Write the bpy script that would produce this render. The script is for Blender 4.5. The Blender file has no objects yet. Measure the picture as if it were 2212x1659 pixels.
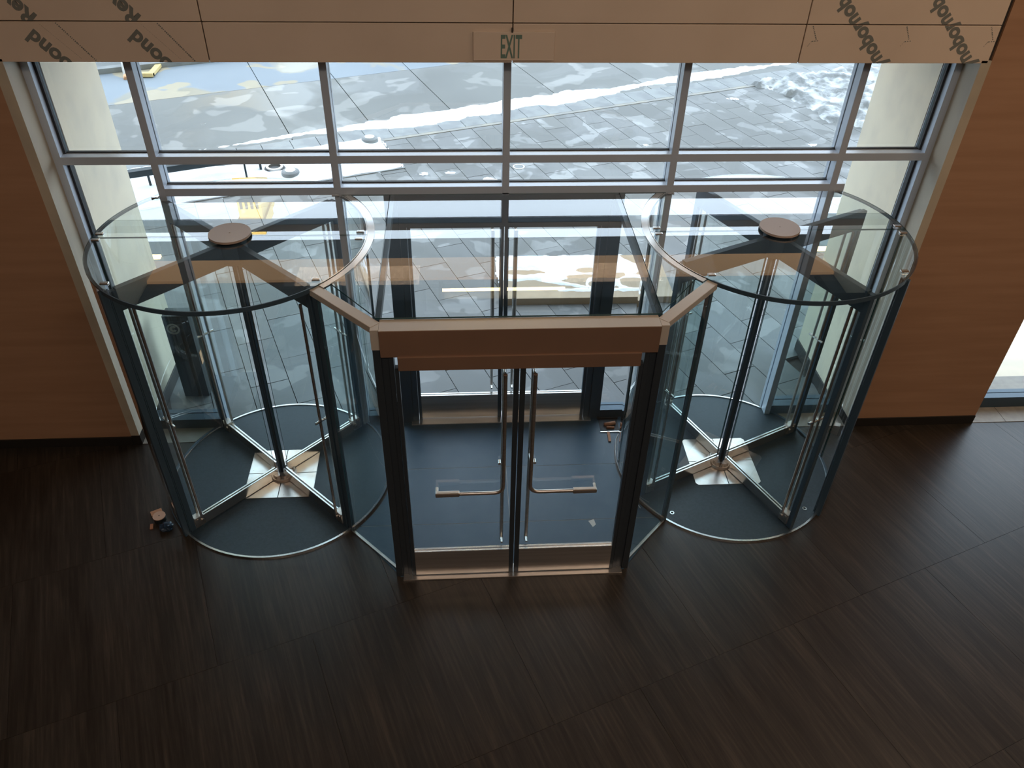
import bpy, bmesh, math, random
from mathutils import Vector, Matrix, noise as mnoise
random.seed(7)
R = math.radians
scene = bpy.context.scene
COL = scene.collection

# ------------------------------------------------------------------ camera
F_PX = 1748.73
cam_data = bpy.data.cameras.new('camera')
cam_data.sensor_width = 36.0
cam_data.lens = F_PX / 2212 * 36.0
cam_data.clip_start = 0.05; cam_data.clip_end = 500
cam = bpy.data.objects.new('camera', cam_data); COL.objects.link(cam)
CP = Vector((-0.3953, -5.7307, 5.7289))
CR = Vector((0.99798103, -0.06012042, 0.02047947))
CU = Vector((0.02198859, 0.62955961, 0.77664098))
CF = Vector((0.05958502, 0.77462264, -0.6296105))
cam.matrix_world = Matrix(((CR.x, CU.x, -CF.x, CP.x), (CR.y, CU.y, -CF.y, CP.y), (CR.z, CU.z, -CF.z, CP.z), (0, 0, 0, 1)))
scene.camera = cam

# ------------------------------------------------------------------ world, sun, exposure
scene.view_settings.view_transform = 'Standard'
scene.view_settings.look = 'None'
scene.view_settings.exposure = 0.0
scene.view_settings.gamma = 1.0
scene.view_settings.use_curve_mapping = False
world = bpy.data.worlds.new('sky'); scene.world = world
world.use_nodes = True
wn = world.node_tree; wn.nodes.clear()
tc = wn.nodes.new('ShaderNodeTexCoord'); sx = wn.nodes.new('ShaderNodeSeparateXYZ')
rp = wn.nodes.new('ShaderNodeValToRGB'); bg = wn.nodes.new('ShaderNodeBackground'); ow = wn.nodes.new('ShaderNodeOutputWorld')
wn.links.new(tc.outputs['Generated'], sx.inputs[0]); wn.links.new(sx.outputs['Z'], rp.inputs[0])
rp.color_ramp.elements[0].position = 0.0; rp.color_ramp.elements[0].color = (1.18, 1.40, 1.62, 1)
rp.color_ramp.elements[1].position = 0.9; rp.color_ramp.elements[1].color = (0.50, 0.60, 0.74, 1)
wn.links.new(rp.outputs[0], bg.inputs[0]); bg.inputs[1].default_value = 3.9
wn.links.new(bg.outputs[0], ow.inputs[0])

sd = bpy.data.lights.new('sun', 'SUN'); sd.energy = 9.0; sd.angle = R(0.6); sd.color = (1.0, 0.86, 0.66)
sun = bpy.data.objects.new('sun', sd); COL.objects.link(sun)
sun.rotation_euler = (R(62), 0, R(8)); sun.location = (0, -40, 40)

def area(name, loc, rot, sx_, sy_, power, color):
    d = bpy.data.lights.new(name, 'AREA'); d.shape = 'RECTANGLE'; d.size = sx_; d.size_y = sy_
    d.energy = power; d.color = color
    o = bpy.data.objects.new(name, d); COL.objects.link(o); o.location = loc; o.rotation_euler = rot
    return o
WARM = (1.0, 0.70, 0.45)
area('lobby_ceiling_lamp', (-2.5, -7.0, 8.3), (0, 0, 0), 2.5, 1.0, 105, WARM)
area('lobby_ceiling_lamp', (2.5, -7.0, 8.3), (0, 0, 0), 2.5, 1.0, 105, WARM)
area('lobby_ceiling_lamp', (6.0, -3.0, 8.3), (0, 0, 0), 1.0, 2.5, 130, WARM)
area('cool_fill_light', (0.5, -6.5, 8.5), (R(12), 0, 0), 9.0, 6.0, 180, (0.80, 0.90, 1.0))  # unseen cool fill added to brighten the frames and panels, no real opening
scene.cycles.transparent_max_bounces = 40
scene.cycles.max_bounces = 8
scene.cycles.caustics_reflective = False
scene.cycles.caustics_refractive = False
scene.cycles.sample_clamp_indirect = 6.0

# ------------------------------------------------------------------ materials
MATS = {}
def new_mat(name):
    m = bpy.data.materials.new(name); m.use_nodes = True; m.node_tree.nodes.clear(); MATS[name] = m
    return m, m.node_tree.nodes, m.node_tree.links
def ramp(nodes, cols):
    r = nodes.new('ShaderNodeValToRGB')
    while len(r.color_ramp.elements) > 1: r.color_ramp.elements.remove(r.color_ramp.elements[0])
    r.color_ramp.elements[0].position = cols[0][0]; r.color_ramp.elements[0].color = (*cols[0][1], 1)
    for p_, c_ in cols[1:]:
        e = r.color_ramp.elements.new(p_); e.color = (*c_, 1)
    return r
def mat(name, col, rough=0.5, metal=0.0, col2=None, scale=8.0, stretch=(1, 1, 1), rotz=0.0, bump=0.0, bscale=60, spec=0.5,
        detail=4, lo=0.35, hi=0.65, rough2=None, emis=None, estr=0.0, coat=0.0, randcol=0.0):
    m, n, l = new_mat(name)
    b = n.new('ShaderNodeBsdfPrincipled'); o = n.new('ShaderNodeOutputMaterial'); l.new(b.outputs[0], o.inputs[0])
    b.inputs['Roughness'].default_value = rough; b.inputs['Metallic'].default_value = metal
    b.inputs['Specular IOR Level'].default_value = spec; b.inputs['Coat Weight'].default_value = coat
    b.inputs['Base Color'].default_value = (*col, 1)
    geo = n.new('ShaderNodeNewGeometry'); mp = n.new('ShaderNodeMapping'); mp.vector_type = 'POINT'
    mp.inputs['Rotation'].default_value = (0, 0, rotz); mp.inputs['Scale'].default_value = stretch
    mr = n.new('ShaderNodeMapping'); mr.inputs['Rotation'].default_value = (0, 0, rotz)
    l.new(geo.outputs['Position'], mr.inputs[0]); mp.inputs['Rotation'].default_value = (0, 0, 0)
    l.new(mr.outputs[0], mp.inputs[0])
    out = None
    if col2 is not None:
        nz = n.new('ShaderNodeTexNoise'); nz.inputs['Scale'].default_value = scale; nz.inputs['Detail'].default_value = detail
        l.new(mp.outputs[0], nz.inputs['Vector'])
        rr = ramp(n, [(lo, col), (hi, col2)]); l.new(nz.outputs[0], rr.inputs[0]); out = rr.outputs[0]
        if rough2 is not None:
            mm = n.new('ShaderNodeMapRange'); mm.inputs[1].default_value = lo; mm.inputs[2].default_value = hi
            mm.inputs[3].default_value = rough; mm.inputs[4].default_value = rough2
            l.new(nz.outputs[0], mm.inputs[0]); l.new(mm.outputs[0], b.inputs['Roughness'])
    if randcol > 0:
        oi = n.new('ShaderNodeObjectInfo'); hs = n.new('ShaderNodeHueSaturation')
        mm = n.new('ShaderNodeMapRange'); mm.inputs[3].default_value = 1 - randcol; mm.inputs[4].default_value = 1 + randcol
        l.new(oi.outputs['Random'], mm.inputs[0]); l.new(mm.outputs[0], hs.inputs['Value'])
        if out is not None: l.new(out, hs.inputs['Color'])
        else: hs.inputs['Color'].default_value = (*col, 1)
        out = hs.outputs[0]
    if out is not None: l.new(out, b.inputs['Base Color'])
    if bump > 0:
        nb = n.new('ShaderNodeTexNoise'); nb.inputs['Scale'].default_value = bscale; nb.inputs['Detail'].default_value = 3
        l.new(mp.outputs[0], nb.inputs['Vector']); bp = n.new('ShaderNodeBump'); bp.inputs['Strength'].default_value = bump
        bp.inputs['Distance'].default_value = 0.02; l.new(nb.outputs[0], bp.inputs['Height']); l.new(bp.outputs[0], b.inputs['Normal'])
    if emis is not None:
        b.inputs['Emission Color'].default_value = (*emis, 1); b.inputs['Emission Strength'].default_value = estr
    return m

def glass(name, tint, ior=1.52):
    m, n, l = new_mat(name)
    o = n.new('ShaderNodeOutputMaterial'); mx = n.new('ShaderNodeMixShader')
    tr = n.new('ShaderNodeBsdfTransparent'); tr.inputs[0].default_value = (*tint, 1)
    gl = n.new('ShaderNodeBsdfGlossy'); gl.inputs['Roughness'].default_value = 0.0; gl.inputs[0].default_value = (1, 1, 1, 1)
    fr = n.new('ShaderNodeFresnel'); fr.inputs[0].default_value = ior
    ge = n.new('ShaderNodeNewGeometry'); inv = n.new('ShaderNodeMath'); inv.operation = 'SUBTRACT'; inv.inputs[0].default_value = 1.0
    l.new(ge.outputs['Backfacing'], inv.inputs[1]); mu = n.new('ShaderNodeMath'); mu.operation = 'MULTIPLY'
    l.new(fr.outputs[0], mu.inputs[0]); l.new(inv.outputs[0], mu.inputs[1])
    mu2 = n.new('ShaderNodeMath'); mu2.operation = 'MULTIPLY'; mu2.inputs[1].default_value = 1.9; mu2.use_clamp = True
    l.new(mu.outputs[0], mu2.inputs[0]); l.new(mu2.outputs[0], mx.inputs[0])
    l.new(tr.outputs[0], mx.inputs[1]); l.new(gl.outputs[0], mx.inputs[2]); l.new(mx.outputs[0], o.inputs[0])
    return m

M_GLASS = glass('clear_glass', (0.985, 0.995, 0.99))
M_DGLASS = glass('drum_glass', (0.93, 0.97, 0.965))
M_EDGE = mat('glass_edge', (0.02, 0.07, 0.08), 0.25)
M_FRAME = mat('satin_aluminium', (0.52, 0.60, 0.70), 0.30, 0.1, spec=0.8)  # base shifted towards blue to stand in for the window glare
M_DARK = mat('dark_aluminium', (0.055, 0.095, 0.13), 0.38, 0.3)
M_CAP = mat('lit_top_steel', (0.62, 0.56, 0.48), 0.36, 0.35)  # paler steel, daylight on the upward faces put into the colour
M_BEAM = mat('warm_reflection_steel', (0.30, 0.18, 0.12), 0.42, 0.45, col2=(0.24, 0.15, 0.105), scale=1.2)  # stainless steel with the warm lobby reflection put into its brown
M_HUB = mat('hub_cap_metal', (0.42, 0.33, 0.27), 0.45, 0.2)
M_POSTD = mat('dark_post', (0.035, 0.045, 0.055), 0.38, 0.3)
M_STEEL = mat('brushed_steel', (0.50, 0.46, 0.42), 0.33, 1.0, col2=(0.60, 0.56, 0.52), scale=3, stretch=(0.3, 12, 12), bump=0.05, bscale=80)
M_STEELB = mat('bright_steel', (0.72, 0.72, 0.70), 0.22, 1.0)
M_PLATE = mat('floor_plate_steel', (0.75, 0.74, 0.70), 0.28, 1.0, col2=(0.6, 0.52, 0.45), scale=5)
M_GASK = mat('gasket_rubber', (0.02, 0.022, 0.025), 0.6)
M_WALL = mat('warm_travertine', (0.38, 0.215, 0.125), 0.55, 0, col2=(0.43, 0.25, 0.15), scale=2.0, stretch=(0.5, 0.5, 7), bump=0.04, bscale=30, detail=6)
M_CREAM = mat('cream_marble', (0.55, 0.49, 0.38), 0.45, 0, col2=(0.42, 0.38, 0.30), scale=2.2, stretch=(1, 1.6, 0.8), rotz=0.6, detail=8, lo=0.45, hi=0.72)
M_EXTM = mat('exterior_marble', (0.82, 0.74, 0.57), 0.5, 0, col2=(0.68, 0.62, 0.50), scale=2.4, stretch=(1, 1.3, 1.0), rotz=0.4, detail=8, lo=0.45, hi=0.75)
M_FILM = mat('protective_film', (0.74, 0.61, 0.49), 0.42, 0, col2=(0.69, 0.565, 0.45), scale=1.5)
M_INK = mat('film_print', (0.19, 0.20, 0.18), 0.5)
M_INKL = mat('film_print_faint', (0.45, 0.38, 0.31), 0.5)
M_EXIT = mat('exit_green', (0.15, 0.24, 0.20), 0.4)
M_JOINT = mat('dark_joint', (0.06, 0.05, 0.04), 0.9)
M_MAT = mat('entry_mat', (0.018, 0.034, 0.046), 0.5, 0, col2=(0.026, 0.044, 0.058), scale=40, bump=0.2, bscale=250)
M_VFL = mat('vestibule_slab', (0.026, 0.070, 0.115), 0.42, 0, col2=(0.036, 0.082, 0.125), scale=5)
M_STONE = mat('light_threshold_stone', (0.30, 0.29, 0.26), 0.5, 0, col2=(0.36, 0.35, 0.31), scale=12)
M_BASE = mat('dark_baseboard', (0.02, 0.018, 0.016), 0.45)
M_WOOD = mat('scrap_wood', (0.50, 0.24, 0.13), 0.7, 0, col2=(0.42, 0.19, 0.10), scale=20, stretch=(1, 5, 1))
M_LID = mat('tan_lid', (0.55, 0.33, 0.23), 0.6)
M_BAG = mat('dark_blue_plastic', (0.02, 0.04, 0.07), 0.2)
M_PAPER = mat('paper_scrap', (0.55, 0.55, 0.52), 0.8)
M_SNOW = mat('snow', (0.86, 0.90, 0.95), 0.6, 0, col2=(0.78, 0.84, 0.90), scale=4, bump=0.35, bscale=25)
M_SLUSH = mat('slush', (0.55, 0.58, 0.60), 0.35, 0, col2=(0.17, 0.18, 0.18), scale=3.0, detail=8, lo=0.38, hi=0.54, bump=0.6, bscale=14)
M_TAN = mat('tan_limestone', (0.33, 0.255, 0.165), 0.6, 0, col2=(0.38, 0.30, 0.20), scale=6)
M_KERB = mat('granite_kerb', (0.22, 0.235, 0.235), 0.45, 0, col2=(0.17, 0.18, 0.185), scale=3, lo=0.42, hi=0.58, randcol=0.08)
M_GREEND = mat('street_steel', (0.03, 0.04, 0.045), 0.4, 0.5)
M_POST = mat('dark_bronze_post', (0.035, 0.042, 0.042), 0.35, 0.5)
M_PLASTER = mat('lobby_plaster', (0.42, 0.30, 0.20), 0.8)
M_YEL = mat('yellow_steel', (0.62, 0.48, 0.22), 0.5)
M_WHITE = mat('white_paint', (0.75, 0.77, 0.78), 0.5)
M_ORANGE = mat('orange_tip', (0.70, 0.38, 0.20), 0.5)
M_SOFF = mat('canopy_panel', (0.16, 0.17, 0.18), 0.6)
M_SOFT = mat('glow_soffit', (0.75, 0.45, 0.22), 0.6, emis=(1.0, 0.58, 0.30), estr=0.75)  # emission added so the warm band mirrors strongly in the glass roofs
M_LAMP = mat('lamp_diffuser', (1, 0.8, 0.5), 0.4, emis=(1.0, 0.74, 0.36), estr=14)
M_TOWER = mat('yellow_stone_tower', (0.9, 0.62, 0.18), 0.8)
M_TWIN = mat('tower_window', (0.20, 0.15, 0.08), 0.4)
M_LEAF = mat('brown_leaf', (0.42, 0.26, 0.16), 0.7)
M_DECAL = mat('frosted_decal', (0.55, 0.60, 0.58), 0.6)
M_CHAR = mat('far_building', (0.16, 0.19, 0.24), 0.6)

def wet_ground(name, dry, wet, salt, scale=0.9, seed=0.0, jitter=0.0):
    """damp stone: large wet stains, small pale salt blotches, glossier where wet"""
    m, n, l = new_mat(name)
    b = n.new('ShaderNodeBsdfPrincipled'); o = n.new('ShaderNodeOutputMaterial'); l.new(b.outputs[0], o.inputs[0])
    g = n.new('ShaderNodeNewGeometry'); mp = n.new('ShaderNodeMapping'); mp.inputs['Location'].default_value = (seed, seed * 2, 0)
    l.new(g.outputs['Position'], mp.inputs[0])
    n1 = n.new('ShaderNodeTexNoise'); n1.inputs['Scale'].default_value = scale; n1.inputs['Detail'].default_value = 5; n1.inputs['Roughness'].default_value = 0.5
    n1.inputs['Distortion'].default_value = 0.6
    n2 = n.new('ShaderNodeTexNoise'); n2.inputs['Scale'].default_value = scale * 2.3; n2.inputs['Detail'].default_value = 2; n2.inputs['Distortion'].default_value = 0.3
    l.new(mp.outputs[0], n1.inputs['Vector']); l.new(mp.outputs[0], n2.inputs['Vector'])
    r1 = ramp(n, [(0.46, wet), (0.50, dry)]); l.new(n1.outputs[0], r1.inputs[0])
    r2 = n.new('ShaderNodeMapRange'); r2.inputs[1].default_value = 0.57; r2.inputs[2].default_value = 0.60; l.new(n2.outputs[0], r2.inputs[0])
    mx = n.new('ShaderNodeMix'); mx.data_type = 'RGBA'; l.new(r2.outputs[0], mx.inputs[0]); l.new(r1.outputs[0], mx.inputs[6]); mx.inputs[7].default_value = (*salt, 1)
    n3 = n.new('ShaderNodeTexNoise'); n3.inputs['Scale'].default_value = 0.28; n3.inputs['Detail'].default_value = 3; l.new(mp.outputs[0], n3.inputs['Vector'])
    hs = n.new('ShaderNodeHueSaturation'); mv = n.new('ShaderNodeMapRange'); mv.inputs[1].default_value = 0.3; mv.inputs[2].default_value = 0.7
    mv.inputs[3].default_value = 0.85; mv.inputs[4].default_value = 1.18; l.new(n3.outputs[0], mv.inputs[0])
    if jitter:
        oi = n.new('ShaderNodeObjectInfo'); mj = n.new('ShaderNodeMapRange'); mj.inputs[3].default_value = 1 - jitter; mj.inputs[4].default_value = 1 + jitter
        l.new(oi.outputs['Random'], mj.inputs[0]); mm = n.new('ShaderNodeMath'); mm.operation = 'MULTIPLY'
        l.new(mv.outputs[0], mm.inputs[0]); l.new(mj.outputs[0], mm.inputs[1]); l.new(mm.outputs[0], hs.inputs['Value'])
    else: l.new(mv.outputs[0], hs.inputs['Value'])
    l.new(mx.outputs[2], hs.inputs['Color']); l.new(hs.outputs[0], b.inputs['Base Color'])
    mr = n.new('ShaderNodeMapRange'); mr.inputs[1].default_value = 0.44; mr.inputs[2].default_value = 0.52; mr.inputs[3].default_value = 0.32; mr.inputs[4].default_value = 0.6
    l.new(n1.outputs[0], mr.inputs[0]); l.new(mr.outputs[0], b.inputs['Roughness'])
    return m
M_PAVER = wet_ground('damp_paver', (0.150, 0.155, 0.150), (0.110, 0.115, 0.112), (0.225, 0.232, 0.230), 0.9, 3.0, 0.10)
M_NEARP = wet_ground('dry_paver', (0.135, 0.145, 0.145), (0.105, 0.115, 0.118), (0.19, 0.20, 0.20), 0.9, 9.0, 0.05)
M_ROAD = wet_ground('road_concrete', (0.155, 0.160, 0.152), (0.115, 0.122, 0.115), (0.225, 0.228, 0.218), 0.55, 6.0, 0.03)
M_ROADF = wet_ground('far_lane_glow_concrete', (0.20, 0.235, 0.27), (0.23, 0.215, 0.165), (0.33, 0.29, 0.21), 0.45, 1.0, 0.03)  # beige patches are reflected sunlight painted into the lane colour

def floor_material():
    """dark striated stone: long streaks along one direction"""
    m, n, l = new_mat('dark_striated_stone')
    b = n.new('ShaderNodeBsdfPrincipled'); o = n.new('ShaderNodeOutputMaterial'); l.new(b.outputs[0], o.inputs[0])
    g = n.new('ShaderNodeNewGeometry'); r0 = n.new('ShaderNodeMapping'); r0.inputs['Rotation'].default_value = (0, 0, R(-20.5))
    l.new(g.outputs['Position'], r0.inputs[0])
    oi = n.new('ShaderNodeObjectInfo'); cb = n.new('ShaderNodeCombineXYZ'); ml = n.new('ShaderNodeMath'); ml.operation = 'MULTIPLY'; ml.inputs[1].default_value = 7.0
    l.new(oi.outputs['Random'], ml.inputs[0]); l.new(ml.outputs[0], cb.inputs[0]); l.new(ml.outputs[0], cb.inputs[1])
    ad = n.new('ShaderNodeVectorMath'); ad.operation = 'ADD'; l.new(r0.outputs[0], ad.inputs[0]); l.new(cb.outputs[0], ad.inputs[1])
    mp = n.new('ShaderNodeMapping'); mp.inputs['Scale'].default_value = (1.0, 0.045, 1.0); l.new(ad.outputs[0], mp.inputs[0])
    n1 = n.new('ShaderNodeTexNoise'); n1.inputs['Scale'].default_value = 38; n1.inputs['Detail'].default_value = 5; n1.inputs['Roughness'].default_value = 0.65
    l.new(mp.outputs[0], n1.inputs['Vector'])
    n2 = n.new('ShaderNodeTexNoise'); n2.inputs['Scale'].default_value = 7; n2.inputs['Detail'].default_value = 3; l.new(mp.outputs[0], n2.inputs['Vector'])
    ra = ramp(n, [(0.30, (0.016, 0.0125, 0.0095)), (0.5, (0.027, 0.022, 0.017)), (0.66, (0.045, 0.035, 0.026)), (0.80, (0.085, 0.055, 0.032))])
    l.new(n1.outputs[0], ra.inputs[0])
    hs = n.new('ShaderNodeHueSaturation'); mv = n.new('ShaderNodeMapRange'); mv.inputs[1].default_value = 0.3; mv.inputs[2].default_value = 0.7
    mv.inputs[3].default_value = 0.7; mv.inputs[4].default_value = 1.4; l.new(n2.outputs[0], mv.inputs[0]); l.new(mv.outputs[0], hs.inputs['Value'])
    l.new(ra.outputs[0], hs.inputs['Color']); l.new(hs.outputs[0], b.inputs['Base Color'])
    b.inputs['Roughness'].default_value = 0.36; b.inputs['Specular IOR Level'].default_value = 0.5
    bp = n.new('ShaderNodeBump'); bp.inputs['Strength'].default_value = 0.08; bp.inputs['Distance'].default_value = 0.01
    l.new(n1.outputs[0], bp.inputs['Height']); l.new(bp.outputs[0], b.inputs['Normal'])
    return m
M_FLOOR = floor_material()

# ------------------------------------------------------------------ mesh helpers
def link(o, parent=None):
    COL.objects.link(o)
    if parent is not None: o.parent = parent
    return o
def tag(o, label=None, cat=None, group=None, kind=None):
    if label: o['label'] = label
    if cat: o['category'] = cat
    if group: o['group'] = group
    if kind: o['kind'] = kind
    return o
def empty(name, loc=(0, 0, 0), rz=0.0):
    o = bpy.data.objects.new(name, None); o.location = loc; o.rotation_euler = (0, 0, rz); o.empty_display_size = 0.1
    COL.objects.link(o); return o
class MB:
    def __init__(s): s.bm = bmesh.new()
    def box(s, x0, x1, y0, y1, z0, z1, bev=0.0, mi=0):
        r = bmesh.ops.create_cube(s.bm, size=1.0); vs = r['verts']
        for v in vs: v.co = Vector(((x0 + x1) / 2 + v.co.x * (x1 - x0), (y0 + y1) / 2 + v.co.y * (y1 - y0), (z0 + z1) / 2 + v.co.z * (z1 - z0)))
        fs = {f for v in vs for f in v.link_faces}
        for f in fs: f.material_index = mi
        if bev > 0:
            es = {e for v in vs for e in v.link_edges}
            bmesh.ops.bevel(s.bm, geom=list(es), offset=bev, segments=2, affect='EDGES', profile=0.5)
        return s
    def obox(s, c, ax, hx, hy, z0, z1, bev=0.0, mi=0):
        """box centred c (2D), long axis angle ax, half sizes"""
        before = set(s.bm.verts); s.box(-hx, hx, -hy, hy, z0, z1, bev, mi)
        ca, sa = math.cos(ax), math.sin(ax)
        for v in s.bm.verts:
            if v not in before: v.co = Vector((c[0] + v.co.x * ca - v.co.y * sa, c[1] + v.co.x * sa + v.co.y * ca, v.co.z))
        return s
    def cyl(s, p0, p1, r0, r1=None, seg=20, cap=True, mi=0):
        r1 = r0 if r1 is None else r1
        p0 = Vector(p0); p1 = Vector(p1); d = p1 - p0
        q = d.to_track_quat('Z', 'Y'); a = []; b = []
        for i in range(seg):
            t = 2 * math.pi * i / seg; u = Vector((math.cos(t), math.sin(t), 0))
            a.append(s.bm.verts.new(p0 + q @ (u * r0))); b.append(s.bm.verts.new(p1 + q @ (u * r1)))
        for i in range(seg):
            f = s.bm.faces.new((a[i], a[(i + 1) % seg], b[(i + 1) % seg], b[i])); f.smooth = True; f.material_index = mi
        if cap:
            s.bm.faces.new(list(reversed(a))).material_index = mi; s.bm.faces.new(b).material_index = mi
        return s
    def tube(s, pts, r, seg=12):
        pts = [Vector(p) for p in pts]; rings = []
        for i, p in enumerate(pts):
            d = (pts[min(i + 1, len(pts) - 1)] - pts[max(i - 1, 0)]).normalized(); q = d.to_track_quat('Z', 'Y')
            rings.append([s.bm.verts.new(p + q @ Vector((math.cos(2 * math.pi * k / seg) * r, math.sin(2 * math.pi * k / seg) * r, 0))) for k in range(seg)])
        for a, b in zip(rings, rings[1:]):
            o = min(range(seg), key=lambda k: (b[k].co - a[0].co).length)
            for k in range(seg):
                f = s.bm.faces.new((a[k], a[(k + 1) % seg], b[(k + 1 + o) % seg], b[(k + o) % seg])); f.smooth = True
        s.bm.faces.new(list(reversed(rings[0]))); s.bm.faces.new(rings[-1]); return s
    def prism(s, pts, z0, z1, mi=0):
        a = [s.bm.verts.new((x, y, z0)) for x, y in pts]; b = [s.bm.verts.new((x, y, z1)) for x, y in pts]; n = len(pts)
        s.bm.faces.new(list(reversed(a))).material_index = mi; s.bm.faces.new(b).material_index = mi
        for i in range(n): s.bm.faces.new((a[i], a[(i + 1) % n], b[(i + 1) % n], b[i])).material_index = mi
        return s
    def arc(s, c, r0, r1, a0, a1, z0, z1, seg=32, mi=0, smooth=True, edge_mi=None, closed=False):
        """curved slab between radii r0<r1, angles a0..a1 (deg)"""
        n = seg; V = []
        for i in range(n if closed else n + 1):
            t = R(a0 + (a1 - a0) * i / n); u = (math.cos(t), math.sin(t))
            V.append([s.bm.verts.new((c[0] + u[0] * r, c[1] + u[1] * r, z)) for r, z in ((r0, z0), (r1, z0), (r1, z1), (r0, z1))])
        em = mi if edge_mi is None else edge_mi
        for i in range(n):
            A = V[i]; B = V[(i + 1) % len(V)]
            for k in range(4):
                f = s.bm.faces.new((A[k], B[k], B[(k + 1) % 4], A[(k + 1) % 4]))
                side = k in (1, 3)
                f.smooth = smooth and side; f.material_index = mi if (side or edge_mi is None) else em
        if not closed:
            s.bm.faces.new(V[0]).material_index = em; s.bm.faces.new(list(reversed(V[-1]))).material_index = em
        return s
    def build(s, name, mats, parent=None, loc=None, rz=0.0):
        bmesh.ops.recalc_face_normals(s.bm, faces=s.bm.faces[:])
        for e in s.bm.edges:
            if len(e.link_faces) == 2 and e.calc_face_angle(0) > 0.6: e.smooth = False
        me = bpy.data.meshes.new(name); s.bm.to_mesh(me); s.bm.free()
        for m in (mats if isinstance(mats, (list, tuple)) else [mats]): me.materials.append(m)
        o = bpy.data.objects.new(name, me); link(o, parent)
        if loc is not None: o.location = loc
        o.rotation_euler.z = rz
        return o
def pane(name, parent, x0, x1, y0, y1, z0, z1, m=None):
    """thin glass box, the narrow sides get the dark edge material"""
    b = MB().box(x0, x1, y0, y1, z0, z1); d = (x1 - x0, y1 - y0, z1 - z0); k = d.index(min(d))
    b.bm.normal_update()
    for f in b.bm.faces:
        if abs(f.normal[k]) < 0.5: f.material_index = 1
    return b.build(name, [m or M_GLASS, M_EDGE], parent)
def copy_tree(o, parent=None):
    c = o.copy(); COL.objects.link(c); c.parent = parent
    for ch in list(o.children): copy_tree(ch, c)
    return c

AX = R(20.5)                       # the street and stone grid is turned 20.5 degrees to the facade
UT = Vector((math.cos(AX), math.sin(AX))); UN = Vector((-math.sin(AX), math.cos(AX)))
def gp(t, off): return UT * t + UN * off
def in_view(x, y, z=0.0, m=60):
    d = Vector((x, y, z)) - CP; w = d.dot(CF)
    if w < 0.1: return False
    px = 1106 + F_PX * d.dot(CR) / w; py = 829.5 - F_PX * d.dot(CU) / w
    return -m < px < 2212 + m and -m < py < 1659 + m

HD = 2.6; YW = 0.70; YG = 0.80; YF = 0.48
XD = 2.181; RD = 1.05

# ================================================================== floor
fl = MB().box(-9, 10.5, -12, 0.9, -0.30, -0.012).build('floor', M_JOINT)
tag(fl, 'dark striated stone lobby floor laid on the diagonal', 'floor', kind='structure')
TL, TW, GAP = 1.47, 1.47, 0.0012
off0 = -2.60
def clip_poly(poly, a, b, c):
    """keep a*x+b*y<=c"""
    out = []
    for i in range(len(poly)):
        p, q = poly[i], poly[(i + 1) % len(poly)]
        dp, dq = a * p[0] + b * p[1] - c, a * q[0] + b * q[1] - c
        if dp <= 0: out.append(p)
        if (dp < 0 < dq) or (dq < 0 < dp):
            t = dp / (dp - dq); out.append((p[0] + (q[0] - p[0]) * t, p[1] + (q[1] - p[1]) * t))
    return out
far = MB()
for j in range(-7, 5):
    for i in range(-16, 16):
        t0 = i * TW + (0.0 if j % 2 else TW * 0.5); o0 = off0 + j * TL
        q = [gp(t0 + GAP, o0 + GAP), gp(t0 + TW - GAP, o0 + GAP), gp(t0 + TW - GAP, o0 + TL - GAP), gp(t0 + GAP, o0 + TL - GAP)]
        q = [(v.x, v.y) for v in q]
        for cl in ((1, 0, 10.4), (-1, 0, 8.9), (0, 1, YF), (0, -1, 11.9)):
            q = clip_poly(q, *cl)
            if len(q) < 3: break
        if len(q) < 3: continue
        c = sum((Vector(v) for v in q), Vector((0, 0))) / len(q)
        if any(in_view(v[0], v[1]) for v in q) or in_view(c.x, c.y):
            MB().prism(q, -0.012, 0.0).build('stone_tile', M_FLOOR, fl)
        else: far.prism(q, -0.012, 0.0)
tag(far.build('stone_tile_field', M_FLOOR, fl), kind='stuff')

# vestibule floor slabs (blue grey), inside arcs
def arc_pts(cx, r, a0, a1, n=20): return [(cx + r * math.cos(R(a0 + (a1 - a0) * k / n)), r * math.sin(R(a0 + (a1 - a0) * k / n))) for k in range(n + 1)]
vf = empty('vestibule_floor', (0, 0, 0)); tag(vf, 'dark blue grey slab floor inside the glass vestibule between the revolving doors', 'floor', kind='structure')
outline = [(-0.97, -1.30), (0.97, -1.30), (1.43, -0.76)] + arc_pts(XD, 1.075, 225, 135)[1:-1] + [(1.43, 0.80), (-1.43, 0.80)] + arc_pts(-XD, 1.075, 45, -45)[1:-1] + [(-1.43, -0.76)]
def slab(x0, x1, y0, y1):
    # clip each row against arcs by sampling the outline width
    n = 10; L = []; Rr = []
    def hw(y):
        if y < -0.755: return 0.97 + (y + 1.30) / 0.545 * 0.46
        a = math.sqrt(max(1.075 ** 2 - y * y, 0)); return min(XD - a, 1.43)
    for k in range(n + 1):
        y = y0 + (y1 - y0) * k / n; h = hw(y)
        L.append((max(x0, -h), y)); Rr.append((min(x1, h), y))
    return L, Rr
MB().prism([(x * 0.985, y) for x, y in outline], 0.0, 0.0025).build('joint_bed', M_STONE, vf)
for (y0, y1) in ((-1.30, -0.714), (-0.714, 0.01), (0.01, 0.86)):
    for (x0, x1) in ((-1.6, 0.006), (0.006, 1.6)):
        L, Rr = slab(x0 + 0.002 * 0, x1, y0 + 0.0025, y1 - 0.0025)
        if x0 < -1: Rr = [(x - 0.0025, y) for x, y in Rr]
        else: L = [(x + 0.0025, y) for x, y in L]
        MB().prism(Rr + list(reversed(L)), 0.0, 0.004).build('floor_slab', M_VFL, vf)

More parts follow.
